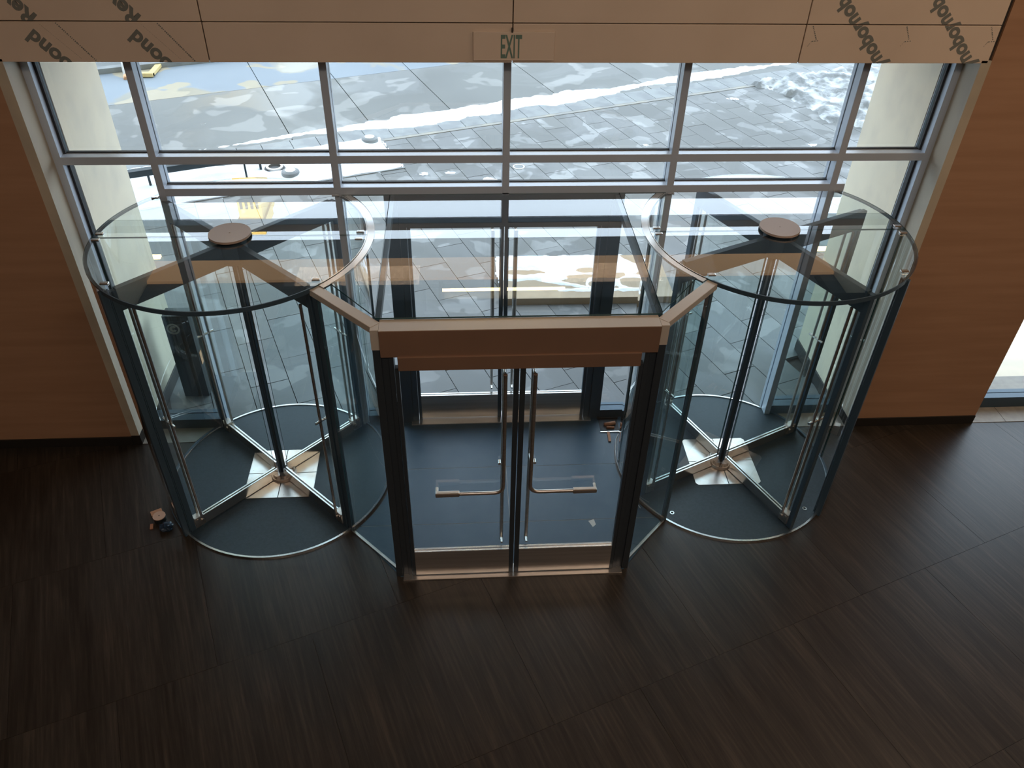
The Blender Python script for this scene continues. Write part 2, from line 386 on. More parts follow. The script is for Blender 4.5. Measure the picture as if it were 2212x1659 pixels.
# stone strips at the window feet
for sx_, nm in ((-1, 'left'), (1, 'right')):
    c0 = [(XD + 1.075 * math.cos(a), 1.075 * math.sin(a)) for a in [R(x) for x in (44, 40, 35, 30, 27)]]
    pts = [(3.725, YF)] + [(3.725, 0.84), (2.94, 0.84), (2.94, 0.75)] + [p for p in c0 if p[1] > YF]
    pts = [(sx_ * x, y) for x, y in pts]
    o = MB().prism(pts if sx_ > 0 else pts[::-1], 0.0, 0.006).build('threshold_stone', M_STONE)
    tag(o, 'light grey stone strip on the floor at the %s foot of the window wall' % nm, 'stone threshold', kind='structure')

# ================================================================== walls
def wall(name, x0, x1, label):
    o = MB().box(x0, x1, YF, 0.86, 0.10, 9.0).build(name, M_WALL); tag(o, label, 'wall', kind='structure'); return o
wl = wall('wall_left', -9.0, -3.745, 'brown travertine pier wall left of the glass entrance')
wr = wall('wall_right', 3.745, 5.07, 'brown travertine pier wall right of the glass entrance')
for o, xa, xb in ((wl, -9.0, -3.745), (wr, 3.745, 5.07)):
    MB().box(xa, xb, YF - 0.012, 0.5, 0.0, 0.11, 0.003).build('baseboard', M_BASE, o)
MB().box(-3.745, -3.665, YF, 0.86, 0.12, 3.80).build('reveal_stone', M_CREAM, wl)
MB().box(3.665, 3.745, YF, 0.86, 0.12, 3.80).build('reveal_stone', M_CREAM, wr)
MB().box(-3.745, -3.66, YF - 0.002, 0.86, 0.0, 0.12).build('reveal_base', M_BASE, wl)
MB().box(3.66, 3.745, YF - 0.002, 0.86, 0.0, 0.12).build('reveal_base', M_BASE, wr)

hw = MB().box(-3.745, 3.745, YF + 0.02, 0.86, 3.79, 9.0).build('wall_front', M_JOINT)
tag(hw, 'wall above the entrance window clad in panels under printed protective film', 'wall', kind='structure')
G2 = 0.004
def panel(x0, x1, z0, z1):
    return MB().box(x0 + G2, x1 - G2, YF, YF + 0.03, z0 + G2, z1 - G2, 0.003).build('film_panel', M_FILM, hw)
xs = [-3.735, -2.2, 0.02, 2.21, 3.72]
panels = {}
for r, (z0, z1) in enumerate(((3.776, 4.06), (4.06, 4.9), (4.9, 6.2), (6.2, 8.0))):
    for k in range(4): panels[(r, k)] = panel(xs[k], xs[k + 1] , z0, z1)

def lettering(name, txt, size, loc, ang, clip, m, parent, bold=0.0, sxx=1.0, ext=0.0006, y=None):
    cu = bpy.data.curves.new(name, 'FONT'); cu.body = txt; cu.size = size; cu.extrude = ext; cu.offset = bold
    cu.resolution_u = 4
    tmp = bpy.data.objects.new('tmp', cu); COL.objects.link(tmp); dg = bpy.context.evaluated_depsgraph_get()
    me = bpy.data.meshes.new_from_object(tmp.evaluated_get(dg)); bpy.data.objects.remove(tmp); bpy.data.curves.remove(cu)
    bm = bmesh.new(); bm.from_mesh(me); bpy.data.meshes.remove(me)
    ca, sa = math.cos(ang), math.sin(ang); yy = (YF - 0.0008) if y is None else y
    for v in bm.verts:
        px, pz = v.co.x * sxx, v.co.y
        v.co = Vector((loc[0] + px * ca - pz * sa, yy - v.co.z, loc[1] + px * sa + pz * ca))
    if clip:
        x0, x1, z0, z1 = clip
        for co, no in (((x0, 0, 0), (-1, 0, 0)), ((x1, 0, 0), (1, 0, 0)), ((0, 0, z0), (0, 0, -1)), ((0, 0, z1), (0, 0, 1))):
            bmesh.ops.bisect_plane(bm, geom=bm.verts[:] + bm.edges[:] + bm.faces[:], plane_co=co, plane_no=no, clear_outer=True)
    if not bm.faces: bm.free(); return None
    bmesh.ops.recalc_face_normals(bm, faces=bm.faces[:])
    me = bpy.data.meshes.new(name); bm.to_mesh(me); bm.free(); me.materials.append(m)
    o = bpy.data.objects.new(name, me); link(o, parent); return o
A135 = R(131)
def diag(txt, size, endc, n_after, clip, parent, m=M_INK, bold=0.006):
    """place txt so that the glyph with index n_after has its centre near endc; text reads up and to the left"""
    adv = size * 0.50
    ca, sa = math.cos(A135), math.sin(A135)
    base = (endc[0] - ca * adv * (n_after + 0.5) + sa * size * 0.26, endc[1] - sa * adv * (n_after + 0.5) - ca * size * 0.26)
    return lettering('film_lettering', txt, size, base, A135, clip, m, parent, bold)
def cl(k, r): return (xs[k] + G2, xs[k + 1] - G2, (3.776, 4.06, 4.9)[r] + G2, (4.06, 4.9, 6.2)[r] - G2)
SZ = 0.15
for dx in (0.0, 0.71, -0.71):
    diag('Reynobond', SZ, (-3.37 + dx, 3.94), 8, cl(0, 0), panels[(0, 0)])
    diag('Reynobond', SZ, (-3.37 + dx, 4.095), 0, cl(0, 1), panels[(1, 0)])
    diag('Reynobond', SZ, (3.47 - 0.70 * 0 + dx, 3.88), 4, cl(3, 0), panels[(0, 3)])
    diag('Reynobond', SZ, (3.22 + dx, 4.15), 4, cl(3, 1), panels[(1, 3)])
# faint small print lines beside the big words
def dashes(x0, z0, x1, z1, clip, parent, m=M_INKL, n=22, w=0.006):
    b = MB()
    for k in range(n):
        a = k / n; c = (k + 0.35 + 0.5 * random.random()) / n
        p = Vector((x0 + (x1 - x0) * a, z0 + (z1 - z0) * a)); q = Vector((x0 + (x1 - x0) * c, z0 + (z1 - z0) * c)); d = (q - p).normalized(); nn = Vector((-d.y, d.x)) * w
        P = [p + nn, q + nn, q - nn, p - nn]
        if all(clip[0] < v.x < clip[1] and clip[2] < v.y < clip[3] for v in P):
            vs = [b.bm.verts.new((v.x, YF - 0.001, v.y)) for v in P] ; ws = [b.bm.verts.new((v.x, YF + 0.001, v.y)) for v in P]
            b.bm.faces.new(vs); b.bm.faces.new(list(reversed(ws)))
            for i in range(4): b.bm.faces.new((vs[i], ws[i], ws[(i + 1) % 4], vs[(i + 1) % 4]))
    if b.bm.faces: return b.build('fine_print', m, parent)
for dx in (0.0, 0.70):
    dashes(-3.21 + dx, 4.05, -3.00 + dx, 3.785, cl(0, 0), panels[(0, 0)], M_INK, 26, 0.005)
    dashes(-3.32 + dx, 4.04, -3.10 + dx, 3.80, cl(0, 0), panels[(0, 0)], M_INKL, 26, 0.0015)
for dx in (-0.72, 0.0, 0.66):
    dashes(2.98 + dx, 4.05, 3.03 + dx, 3.95, cl(3, 0), panels[(0, 3)], M_INK, 8, 0.004)
    dashes(3.045 + dx, 3.945, 2.99 + dx, 3.94, cl(3, 0), panels[(0, 3)], M_INK, 3, 0.003)
    dashes(2.995 + dx, 3.94, 2.97 + dx, 3.90, cl(3, 0), panels[(0, 3)], M_INKL, 3, 0.003)

# exit sign
ex = MB().box(-0.27, 0.33, YF - 0.016, YF - 0.004, 3.80, 4.005, 0.002).build('exit_sign', mat('sign_plate', (0.75, 0.62, 0.50), 0.4))
tag(ex, 'tan exit sign plate with green letters on the panels above the doors', 'exit sign')
lettering('sign_letters', 'EXIT', 0.232, (-0.072, 3.822), 0.0, None, M_EXIT, ex, 0.004, 0.335, y=YF - 0.017)
MB().box(0.010, 0.022, YF - 0.02, YF, 4.0, 4.03).build('mounting_clip', M_JOINT, ex)

# ceiling and back of the lobby, so the room is closed
for nm, args, lab in (('ceiling', (-9.2, 10.7, -12.2, 0.86, 8.6, 8.8), 'plain lobby ceiling high above the entrance'),
                      ('wall_back', (-9.2, 10.7, -12.2, -12.0, -0.3, 8.7), 'plain wall at the back of the lobby'),
                      ('wall_far_left', (-9.2, -9.0, -12.1, 0.86, -0.3, 8.7), 'plain lobby wall at the far left'),
                      ('wall_far_right', (10.5, 10.7, -12.1, 0.86, -0.3, 8.7), 'plain lobby wall at the far right')):
    o = MB().box(*args).build(nm, M_PLASTER); tag(o, lab, 'wall' if 'wall' in nm else 'ceiling', kind='structure')
wu = MB().box(5.07, 10.5, YF, 0.86, 3.79, 9.0).build('wall_upper_right', M_WALL)
tag(wu, 'travertine wall above the window bay on the far right', 'wall', kind='structure')

# ================================================================== window wall (structure)
w1 = empty('window_1', (0, YW, 0)); tag(w1, 'aluminium framed window wall behind the vestibule and revolving doors', 'window', kind='structure')
off = Vector((0, -YW, 0))
def W(mb, name, m, par=None):
    o = mb.build(name, m, par or w1); o.location = off; return o
MX = [-2.881, -1.425, 0.0, 1.428, 2.878]
mull0 = None
for k, x in enumerate(MX):
    zb = 0.0 if k != 2 else 2.60
    W(MB().box(x - 0.030, x + 0.030, YW, YG, zb, 3.80, 0.003).box(x - 0.030, x + 0.030, YG + 0.02, YG + 0.07, zb, 3.80), 'mullion', M_FRAME)
for sx_ in (-1, 1):
    W(MB().box(min(sx_ * 3.605, sx_ * 3.665), max(sx_ * 3.605, sx_ * 3.665), YW, YG + 0.07, 0.0, 3.80), 'jamb', M_FRAME)
    W(MB().box(min(sx_ * 3.585, sx_ * 3.605), max(sx_ * 3.585, sx_ * 3.605), YG - 0.03, YG + 0.03, 0.12, 3.80), 'gasket', M_GASK)
ZA, ZB = 2.96, 2.68
W(MB().box(-3.665, 3.665, YW + 0.0005, YG + 0.001, ZA - 0.068, ZA, 0.003), 'transom', M_FRAME)
W(MB().box(-2.911, 2.985, YW + 0.0005, YG + 0.001, ZB - 0.068, ZB, 0.003), 'transom', M_FRAME)
W(MB().box(-3.665, 3.665, YG - 0.012, YG + 0.02, ZA, ZA + 0.008), 'gasket', M_GASK)
W(MB().box(-2.911, 2.911, YG - 0.012, YG + 0.02, ZB, ZB + 0.008), 'gasket', M_GASK)
for s0, s1 in ((-3.605, -2.905), (2.905, 3.605)):
    W(MB().box(s0, s1, YW, YG + 0.07, 0.0, 0.12, 0.003), 'sill', M_DARK)
    o = pane('window_pane', w1, s0 + 0.002, s1 - 0.002, YG, YG + 0.012, 0.12, ZA - 0.068); o.location = off
W(MB().box(-0.03, 0.03, YW, YG, 2.60, 2.62), 'mullion_foot', M_FRAME)
xe = [-3.604] + MX + [3.604]
for a, b in zip(xe, xe[1:]):
    o = pane('window_pane', w1, a + 0.02, b - 0.02, YG, YG + 0.012, ZA + 0.005, 3.80); o.location = off
    if a > -3 and b < 3:
        o = pane('window_pane', w1, a + 0.02, b - 0.02, YG, YG + 0.012, ZB + 0.005, ZA - 0.068); o.location = off
for a, b in ((-1.41, -1.045), (1.045, 1.41)):
    o = pane('window_pane', w1, a + 0.01, b, YG, YG + 0.012, 0.10, ZB - 0.068); o.location = off
    W(MB().box(a, b, YW + 0.02, YG + 0.05, 0.0, 0.10), 'sill', M_DARK)

# window bay on the far right
lg = MB().box(5.06, 10.5, 0.875, 1.14, -0.02, 0.10, 0.004).build('window_ledge', M_STONE); tag(lg, 'pale stone ledge outside the far right window', 'ledge', kind='structure')
mp_ = MB().prism([(5.07, 1.15), (10.5, 1.15), (10.5, 3.4), (6.3, 3.4)], -0.03, -0.002).build('marble_paving', M_EXTM); tag(mp_, 'pale marble paving outside the far right window', 'paving', kind='structure')
w2 = empty('window_2', (7.5, YW, 0)); tag(w2, 'window bay with dark sill at the far right edge', 'window', kind='structure')
o2 = Vector((-7.5, -YW, 0))
for mb, nm, m in ((MB().box(5.07, 10.5, 0.72, 0.87, 0.0, 0.14, 0.004), 'sill', M_DARK), (MB().box(5.07, 10.5, 0.72, 0.87, 3.72, 3.79), 'head', M_FRAME),
                  (MB().box(7.0, 7.06, 0.70, 0.87, 0.14, 3.72), 'mullion', M_FRAME), (MB().box(8.9, 8.96, 0.70, 0.87, 0.14, 3.72), 'mullion', M_FRAME)):
    o = mb.build(nm, m, w2); o.location = o2
for a, b in ((5.08, 7.0), (7.06, 8.9), (8.96, 10.49)):
    o = pane('window_pane', w2, a, b, YG, YG + 0.012, 0.14, 3.72); o.location = o2
ts = MB().prism([(5.08, YF), (5.45, YF), (5.45, 0.72), (5.08, 0.72)], 0.0, 0.006).box(5.455, 10.5, YF, 0.72, 0.0, 0.006).build('threshold_stone', M_STONE)
tag(ts, 'light stone strip on the floor under the far right window', 'stone threshold', kind='structure')

# ================================================================== revolving doors
def revolving(cx, wing0, label):
    root = empty('revolving_door', (cx, 0, 0)); tag(root, label, 'revolving door', kind='thing')
    inner = 1 if cx < 0 else -1          # side of the vestibule
    c = (0, 0)
    # floor disc and ring
    MB().arc(c, 0.0001, 1.027, 0, 360, 0.0, 0.007, 72, closed=True).build('floor_mat', M_MAT, root)
    MB().arc(c, 1.027, 1.045, 0, 360, 0.0, 0.016, 96, closed=True).build('floor_ring', M_STEELB, root)
    ins = (0.0, 45.5) if inner > 0 else (134.5, 180.0)
    # square pivot plate, four quarters with a gap
    for qx, qy in ((-1, -1), (1, -1), (1, 1), (-1, 1)):
        pts = [(qx * 0.004, qy * 0.004), (qx * 0.325, qy * 0.004), (qx * 0.325, qy * 0.30), (qx * 0.30, qy * 0.325), (qx * 0.004, qy * 0.325)]
        if qx * qy < 0: pts = pts[::-1]
        b = MB().prism(pts, 0.007, 0.012)
        for ex_, ey_ in ((0.29, 0.05), (0.05, 0.29), (0.27, 0.27)): b.cyl((qx * ex_, qy * ey_, 0.012), (qx * ex_, qy * ey_, 0.0135), 0.007, seg=8)
        b.build('pivot_plate', M_PLATE, root)
    pv = MB().cyl((0, 0, 0.012), (0, 0, 0.035), 0.135, 0.125, 28).cyl((0, 0, 0.035), (0, 0, 0.05), 0.08, 0.075, 24)
    for k in range(8):
        a = R(wing0 + 22.5 + 45 * k); pv.cyl((0.085 * math.cos(a), 0.085 * math.sin(a), 0.035), (0.085 * math.cos(a), 0.085 * math.sin(a), 0.07), 0.034, 0.028, 16)
    pv.build('pivot_hub', M_STEEL, root)
    # enclosure: two curved glass walls, each of two sheets
    for side in (0, 180):
        is_in = (side == 0) == (inner > 0)
        for a0, a1 in ((side - 44.5, side - 0.4), (side + 0.4, side + 44.5)):
            MB().arc(c, 1.035, 1.047, a0, a1, 0.016, HD - 0.004, 56, edge_mi=1).build('curved_pane', [M_DGLASS, M_EDGE], root)
        MB().arc(c, 1.031, 1.051, side - 44.5, side + 44.5, 0.016, 0.026, 48).build('floor_channel', M_DARK, root)
        if is_in:
            MB().arc(c, 1.045, 1.112, side - 43.5, side + 43.0, HD - 0.002, HD + 0.012, 40).build('rim_strip', M_STEELB, root)
        else:
            MB().arc(c, 1.030, 1.054, side - 44.5, side + 44.5, HD - 0.004, HD + 0.004, 40).build('rim_strip', M_DARK, root)
    # front posts (the rear posts are the mullions of the window wall)
    for a in (-135, -45):
        p = (1.045 * math.cos(R(a)), 1.045 * math.sin(R(a)))
        MB().obox(p, R(a), 0.026, 0.018, 0.0, HD - 0.004, 0.004).obox((p[0] * 0.965, p[1] * 0.965), R(a), 0.006, 0.010, 0.02, HD - 0.01).build('post', M_DARK, root)
    # glass ceiling in two halves
    for a0, a1 in ((0, 180), (180, 360)):
        pts = [(1.055 * math.cos(R(a0 + (a1 - a0) * k / 48)), 1.055 * math.sin(R(a0 + (a1 - a0) * k / 48))) for k in range(49)]
        dy = 0.0015 if a0 == 0 else -0.0015
        b = MB(); b.prism([(x, y + dy) for x, y in pts], HD + 0.004, HD + 0.016); b.bm.normal_update()
        for f in b.bm.faces:
            if abs(f.normal.z) < 0.5: f.material_index = 1
        b.build('ceiling_pane', [M_GLASS, M_EDGE], root)
    MB().arc(c, 1.050, 1.058, -135, -45, HD - 0.018, HD + 0.017, 40).build('edge_trim', M_DARK, root)
    # clips that hold the ceiling glass
    for a in (138.5, 177.5, -177.0, -137.0, 42.5, 2.0, -4.5, -42.0):
        ca, sa = math.cos(R(a)), math.sin(R(a))
        ax = 0.0 if abs(sa) < 0.3 else R(a + 90) * 0
        b = MB().obox((1.0 * ca, 1.0 * sa), 0.0, 0.030, 0.017, HD + 0.016, HD + 0.030, 0.005)
        b.cyl((0.99 * ca, 0.99 * sa, HD + 0.029), (0.99 * ca, 0.99 * sa, HD + 0.0315), 0.006, seg=10)
        b.build('glass_clip', M_STEELB, root)
    # hub cap
    MB().cyl((0, 0, HD + 0.016), (0, 0, HD + 0.030), 0.12, seg=32).cyl((0, 0, HD + 0.030), (0, 0, HD + 0.046), 0.163, 0.160, 56).cyl((0, 0, HD + 0.046), (0, 0, HD + 0.048), 0.006, seg=10).build('hub_cap', M_HUB, root)
    MB().cyl((0, 0, 0.05), (0, 0, HD), 0.023, seg=8).build('centre_post', M_DARK, root)
    MB().cyl((0, 0, HD - 0.19), (0, 0, HD + 0.003), 0.115, seg=40).build('hub_drum', M_DARK, root)
    # wings
    wing_src = None
    for k in range(4):
        a = wing0 + 180 + 90 * k
        if wing_src is not None:
            copy_tree(wing_src, root).rotation_euler.z = R(a); continue
        wroot = MB()
        wroot.box(0.955, 1.005, -0.022, 0.022, 0.012, HD - 0.03, 0.003)           # outer stile
        wroot.box(0.018, 0.036, -0.008, 0.008, 0.012, HD - 0.03, 0.002)           # inner stile
        wroot.box(0.06, 0.96, -0.024, 0.024, 2.395, HD - 0.02, 0.003)             # top rail
        wg = wroot.build('wing', M_DARK, root); wg.rotation_euler.z = R(a); wing_src = wg
        MB().box(0.06, 0.96, -0.023, -0.006, 0.018, 0.128, 0.003).box(0.06, 0.96, 0.006, 0.023, 0.018, 0.128, 0.003).box(0.06, 0.96, -0.006, 0.006, 0.018, 0.112).build('bottom_rail', M_STEELB, wg)
        MB().box(0.86, 0.955, -0.034, 0.034, 0.03, 0.145, 0.006).cyl((0.885, -0.045, 0.09), (0.885, 0.045, 0.09), 0.016, seg=12).cyl((0.93, -0.04, 0.12), (0.93, 0.04, 0.12), 0.010, seg=10).build('floor_lock', M_STEEL, wg)
        pane('wing_pane', wg, 0.07, 0.955, -0.005, 0.005, 0.112, 2.40, M_DGLASS)
        for sy in (-1, 1):
            MB().cyl((0.885, sy * 0.036, 0.13), (0.885, sy * 0.036, 2.40), 0.0125, seg=14).build('push_bar', M_STEEL, wg)
        MB().cyl((0.885, 0.005, 1.25), (0.885, 0.085, 1.25), 0.012, seg=12).cyl((0.885, -0.085, 1.25), (0.885, -0.005, 1.25), 0.012, seg=12).build('bar_bracket', M_STEELB, wg)
    return root
revolving(-XD, 44.8, 'glass revolving door left of the double doors, wings set crosswise on the diagonals')
revolving(XD, 25.2, 'glass revolving door right of the double doors, wings turned towards the window')

# ================================================================== vestibule
vs = empty('vestibule', (0, 0, 0)); tag(vs, 'glass roofed vestibule with steel header between the two revolving doors', 'vestibule', kind='thing')
YV = -1.305
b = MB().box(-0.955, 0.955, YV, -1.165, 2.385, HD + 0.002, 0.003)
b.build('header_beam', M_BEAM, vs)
MB().box(-0.953, 0.953, YV + 0.002, -1.167, HD + 0.002, HD + 0.005).build('lit_beam_top', M_CAP, vs)  # thin pale sheet added for the lit top of the beam
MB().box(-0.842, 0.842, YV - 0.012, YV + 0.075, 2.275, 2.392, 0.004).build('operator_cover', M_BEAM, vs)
for s in (-1, 1):
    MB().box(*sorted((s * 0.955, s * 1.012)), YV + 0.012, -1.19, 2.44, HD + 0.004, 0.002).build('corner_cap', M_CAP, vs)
    MB().box(*sorted((s * 0.955, s * 1.008)), YV + 0.014, -1.195, 0.0, 2.44, 0.003).box(*sorted((s * 0.905, s * 0.955)), YV + 0.03, -1.20, 0.0, 2.385).box(*sorted((s * 0.872, s * 0.905)), YV + 0.02, -1.19, 0.0, 2.385, 0.002).build('corner_post', M_POSTD, vs)
    # angled cap and glass panel to the drum post
    A = Vector((s * 0.985, -1.225)); B = Vector((s * 1.44, -0.755)); d = (B - A); L = d.length; an = math.atan2(d.y, d.x); mid = (A + B) / 2
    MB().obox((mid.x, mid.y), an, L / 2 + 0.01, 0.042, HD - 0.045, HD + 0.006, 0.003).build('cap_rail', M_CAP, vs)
    bb = MB().obox((mid.x, mid.y), an, L / 2 - 0.02, 0.006, 0.012, HD - 0.045)
    bb.bm.normal_update()
    nn = Vector((-math.sin(an), math.cos(an), 0))
    for f in bb.bm.faces:
        if abs(f.normal.dot(nn)) < 0.5: f.material_index = 1
    bb.build('angled_pane', [M_DGLASS, M_EDGE], vs)
    MB().obox((mid.x, mid.y), an, L / 2 - 0.01, 0.012, 0.0, 0.014).build('floor_channel', M_STEEL, vs)
    # roof side beam
    MB().box(*sorted((s * 0.95, s * 0.985)), -1.165, YW + 0.02, HD - 0.06, HD + 0.003).build('roof_beam', M_DARK, vs)
    # side roof panes following the drum arc
    pts = [(s * 0.99, -1.14)] + [(s * (XD - 1.112 * math.cos(R(t))), 1.112 * math.sin(R(t))) for t in range(-40, 41, 5)] + [(s * 1.40, YW), (s * 0.99, YW)]
    pts = pts if s > 0 else pts[::-1]
    bb = MB().prism(pts, HD + 0.004, HD + 0.016); bb.bm.normal_update()
    for f in bb.bm.faces:
        if abs(f.normal.z) < 0.5: f.material_index = 1
    bb.build('roof_pane', [M_GLASS, M_EDGE], vs)
    # outer door jambs
    MB().box(*sorted((s * 0.93, s * 1.045)), YW + 0.005, YG + 0.05, 0.0, 2.61, 0.003).box(*sorted((s * 0.872, s * 0.93)), YW + 0.02, YG + 0.04, 0.0, 2.39, 0.002).build('outer_jamb', M_DARK, vs)
pane('roof_pane', vs, -0.985, 0.985, -1.163, YW, HD + 0.004, HD + 0.016)
MB().box(-0.95, 0.95, YW + 0.005, YG + 0.05, 2.50, 2.612, 0.003).build('outer_header', M_DARK, vs)
MB().box(-0.93, 0.93, YW + 0.012, YG + 0.04, 2.29, 2.50, 0.003).build('outer_header_cover', M_DARK, vs)
MB().box(-0.95, 0.95, YV - 0.04, -1.20, 0.0, 0.014, 0.003).build('threshold', M_STEEL, vs)
MB().box(-0.95, 0.95, YW - 0.04, YG + 0.05, 0.0, 0.014, 0.003).build('threshold', M_STEEL, vs)

# door leaves
def leaf(num, side, y, label, inner):
    r = empty('door_%d' % num, (side * 0.87, y, 0.014)); tag(r, label, 'door', kind='structure')
    ox = -side * 0.87
    def X(a, b): return sorted((ox + side * a, ox + side * b))
    m = MB(); x = X(0.840, 0.868); m.box(*x, -0.022, 0.022, 0, 2.27, 0.002)
    x = X(0.004, 0.042); m.box(*x, -0.022, 0.022, 0, 2.27, 0.002)
    x = X(0.042, 0.84); m.box(*x, -0.018, 0.018, 2.245, 2.27)
    m.build('stile_frame', M_POSTD if inner else M_DARK, r)
    x = X(0.042, 0.84)
    MB().box(*x, -0.023, -0.007, 0.01, 0.305, 0.002).box(*x, 0.007, 0.023, 0.01, 0.305, 0.002).box(*x, -0.007, 0.007, 0.01, 0.29).build('kick_rail', M_STEEL, r)
    MB().box(*x, -0.0225, -0.0065, 0.305, 0.311).box(*x, 0.0065, 0.0225, 0.305, 0.311).build('rail_bead', M_STEELB, r)
    pane('door_pane', r, x[0] - 0.004, x[1] + 0.004, -0.006, 0.006, 0.29, 2.25)
    xb = ox + side * 0.105
    if inner:
        xe_ = ox + side * 0.635; z1 = 1.055; pts = [(xb, -0.07, 2.235), (xb, -0.07, z1 + 0.10)]
        for k in range(1, 7):
            t = R(15 * k); pts.append((xb + side * 0.07 * (1 - math.cos(t)), -0.07, z1 + 0.07 - 0.07 * math.sin(t)))
        pts += [(xe_ - side * 0.17, -0.07, z1)]
        h = MB().tube(pts, 0.0155).build('pull_handle', M_STEEL, r)
        MB().box(*sorted((xe_ - side * 0.19, xe_)), -0.088, -0.050, z1 - 0.02, z1 + 0.02, 0.008).cyl((xe_ - side * 0.012, -0.06, z1 + 0.005), (xe_ - side * 0.012, -0.006, z1 + 0.005), 0.014, seg=14).build('release_grip', M_STEEL, h)
        MB().cyl((xb - side * -0.028 * 0, -0.07, 1.345), (xb, 0.0, 1.345), 0.011, seg=12).cyl((xb + side * 0.03, -0.006, 1.345), (xb + side * 0.03, -0.045, 1.345), 0.012, seg=12).build('bracket', M_STEELB, h)
    # straight pull on the outer face
    h2 = MB().cyl((xb, 0.07, 0.33), (xb, 0.07, 2.235), 0.0150, seg=14).build('pull_bar', M_STEEL, r)
    MB().cyl((xb, 0.005, 1.345), (xb, 0.07, 1.345), 0.010, seg=12).cyl((xb, 0.005, 2.19), (xb, 0.07, 2.19), 0.010, seg=12).cyl((xb, 0.005, 0.37), (xb, 0.07, 0.37), 0.010, seg=12).build('bracket', M_STEELB, h2)
    if not inner:
        h3 = MB().cyl((xb, -0.07, 1.30), (xb, -0.07, 2.235), 0.0150, seg=14).build('pull_bar', M_STEEL, r)
        MB().cyl((xb, -0.005, 1.33), (xb, -0.085, 1.33), 0.011, seg=12).build('bracket', M_STEELB, h3)
    return r
leaf(1, -1, -1.275, 'left leaf of the near glass double doors with L shaped steel handle', True)
leaf(2, 1, -1.275, 'right leaf of the near glass double doors with L shaped steel handle', True)
leaf(3, -1, 0.775, 'left leaf of the outer glass double doors behind the vestibule', False)
leaf(4, 1, 0.775, 'right leaf of the outer glass double doors behind the vestibule', False)

# ================================================================== outdoors: facade returns and canopy
for s, nm in ((-1, 'left'), (1, 'right')):
    o = MB().box(*sorted((s * 3.60, s * 5.05)), 0.875, 1.87, 0.14, 4.0).build('wall_outside_' + nm, M_EXTM)
    tag(o, 'cream marble pier outside the window on the %s' % nm, 'wall', kind='structure')
    MB().box(*sorted((s * 3.585, s * 5.06)), 0.872, 1.885, -0.02, 0.14, 0.003).build('plinth', M_BASE, o)
cn = MB().box(-9, 10.5, 0.88, 2.44, 4.0, 4.3).build('entrance_canopy', M_SOFF); tag(cn, 'dark canopy over the pavement outside the entrance', 'canopy', kind='structure')
MB().box(-5, 5, 1.55, 1.96, 3.97, 4.0).build('glow_soffit', M_SOFT, cn)  # warm-lit strip of the soffit, its light imitated by emission
for k in range(5):
    MB().box(-4.6 + k * 2 - 0.03, -4.6 + k * 2 + 0.03, 1.0, 1.5, 3.985, 4.0).build('soffit_joint', M_JOINT, cn)
o = MB().box(-0.59, 0.66, 1.245, 1.275, 3.93, 3.95).build('light_strip', M_LAMP); tag(o, 'warm linear lamp under the outdoor canopy above the double doors', 'lamp')
o.parent = cn; del o['category']; del o['label']
for x in (-3.68, 3.65):
    o = MB().box(x - 0.07, x + 0.07, 2.05, 2.11, 3.975, 4.002).build('downlight', M_LAMP, cn)
bf = MB().box(-40, 42, 0.90, 2.3, 4.3, 26).build('upper_facade', M_EXTM); tag(bf, 'upper stone facade of this building above the canopy', 'facade', kind='structure')
for s, xa in ((-1, -9.0), (1, 10.5)):
    o = MB().box(*sorted((xa, s * 42)), 0.90, 2.0, -0.1, 4.4).build('wall_street_%s' % ('left' if s < 0 else 'right'), M_EXTM); tag(o, 'stone street wall of this building beyond the entrance', 'wall', kind='structure')
o = MB().box(-40, 42, -12.4, 0.9, 8.9, 26).build('upper_building', M_EXTM); tag(o, 'upper storeys of this building above the lobby', 'building', kind='structure')

# ground under the pavers, road
gd = MB().box(-40, 42, 0.85, 90, -0.5, -0.05).build('ground', M_JOINT); tag(gd, 'ground under the street outside', 'ground', kind='structure')
pv = empty('pavement', (0, 2, 0)); tag(pv, 'pavement of diagonal grey stone pavers outside the doors', 'pavement', kind='structure')
PW, PL = 0.42, 0.86
cands = []
rng = random.Random(3)
for i in range(-34, 40):
    sh = (i % 2) * PL * 0.5 + rng.uniform(-0.12, 0.12)
    for j in range(-6, 12):
        t0 = i * PW; o0 = j * PL + sh
        q = [gp(t0 + .004, o0 + .004), gp(t0 + PW - .004, o0 + .004), gp(t0 + PW - .004, o0 + PL - .004), gp(t0 + .004, o0 + PL - .004)]
        q = [(v.x, v.y) for v in q]
        for c_ in ((0, -1, -0.872), (UN.x, UN.y, 8.30), (1, 0, 15), (-1, 0, 14)):
            q = clip_poly(q, *c_)
            if len(q) < 3: break
        if len(q) < 3: continue
        c = sum((Vector(v) for v in q), Vector((0, 0))) / len(q)
        if abs(c.x) > 3.62 and abs(c.x) < 5.02 and c.y < 1.85: continue
        vis = in_view(c.x, c.y) and (abs(c.x) < 3.6 + max(0, (c.y - 1.87)) * 0.95)
        cands.append((0 if vis else 1, c.y, q))
cands.sort(key=lambda v: (v[0], v[1]))
farp = MB(); nvis = 0
for k, (h, yy, q) in enumerate(cands):
    near = yy < 2.6; z = -0.010 + rng.uniform(-0.0015, 0.0015)
    if h == 0 and nvis < 298:
        MB().prism(q, -0.05, z).build('paver', M_NEARP if near else M_PAVER, pv, ); nvis += 1
    else: farp.prism(q, -0.05, z)
tag(farp.build('paver_field', M_PAVER, pv), kind='stuff')
for ch in pv.children: ch.location = (0, -2, 0)

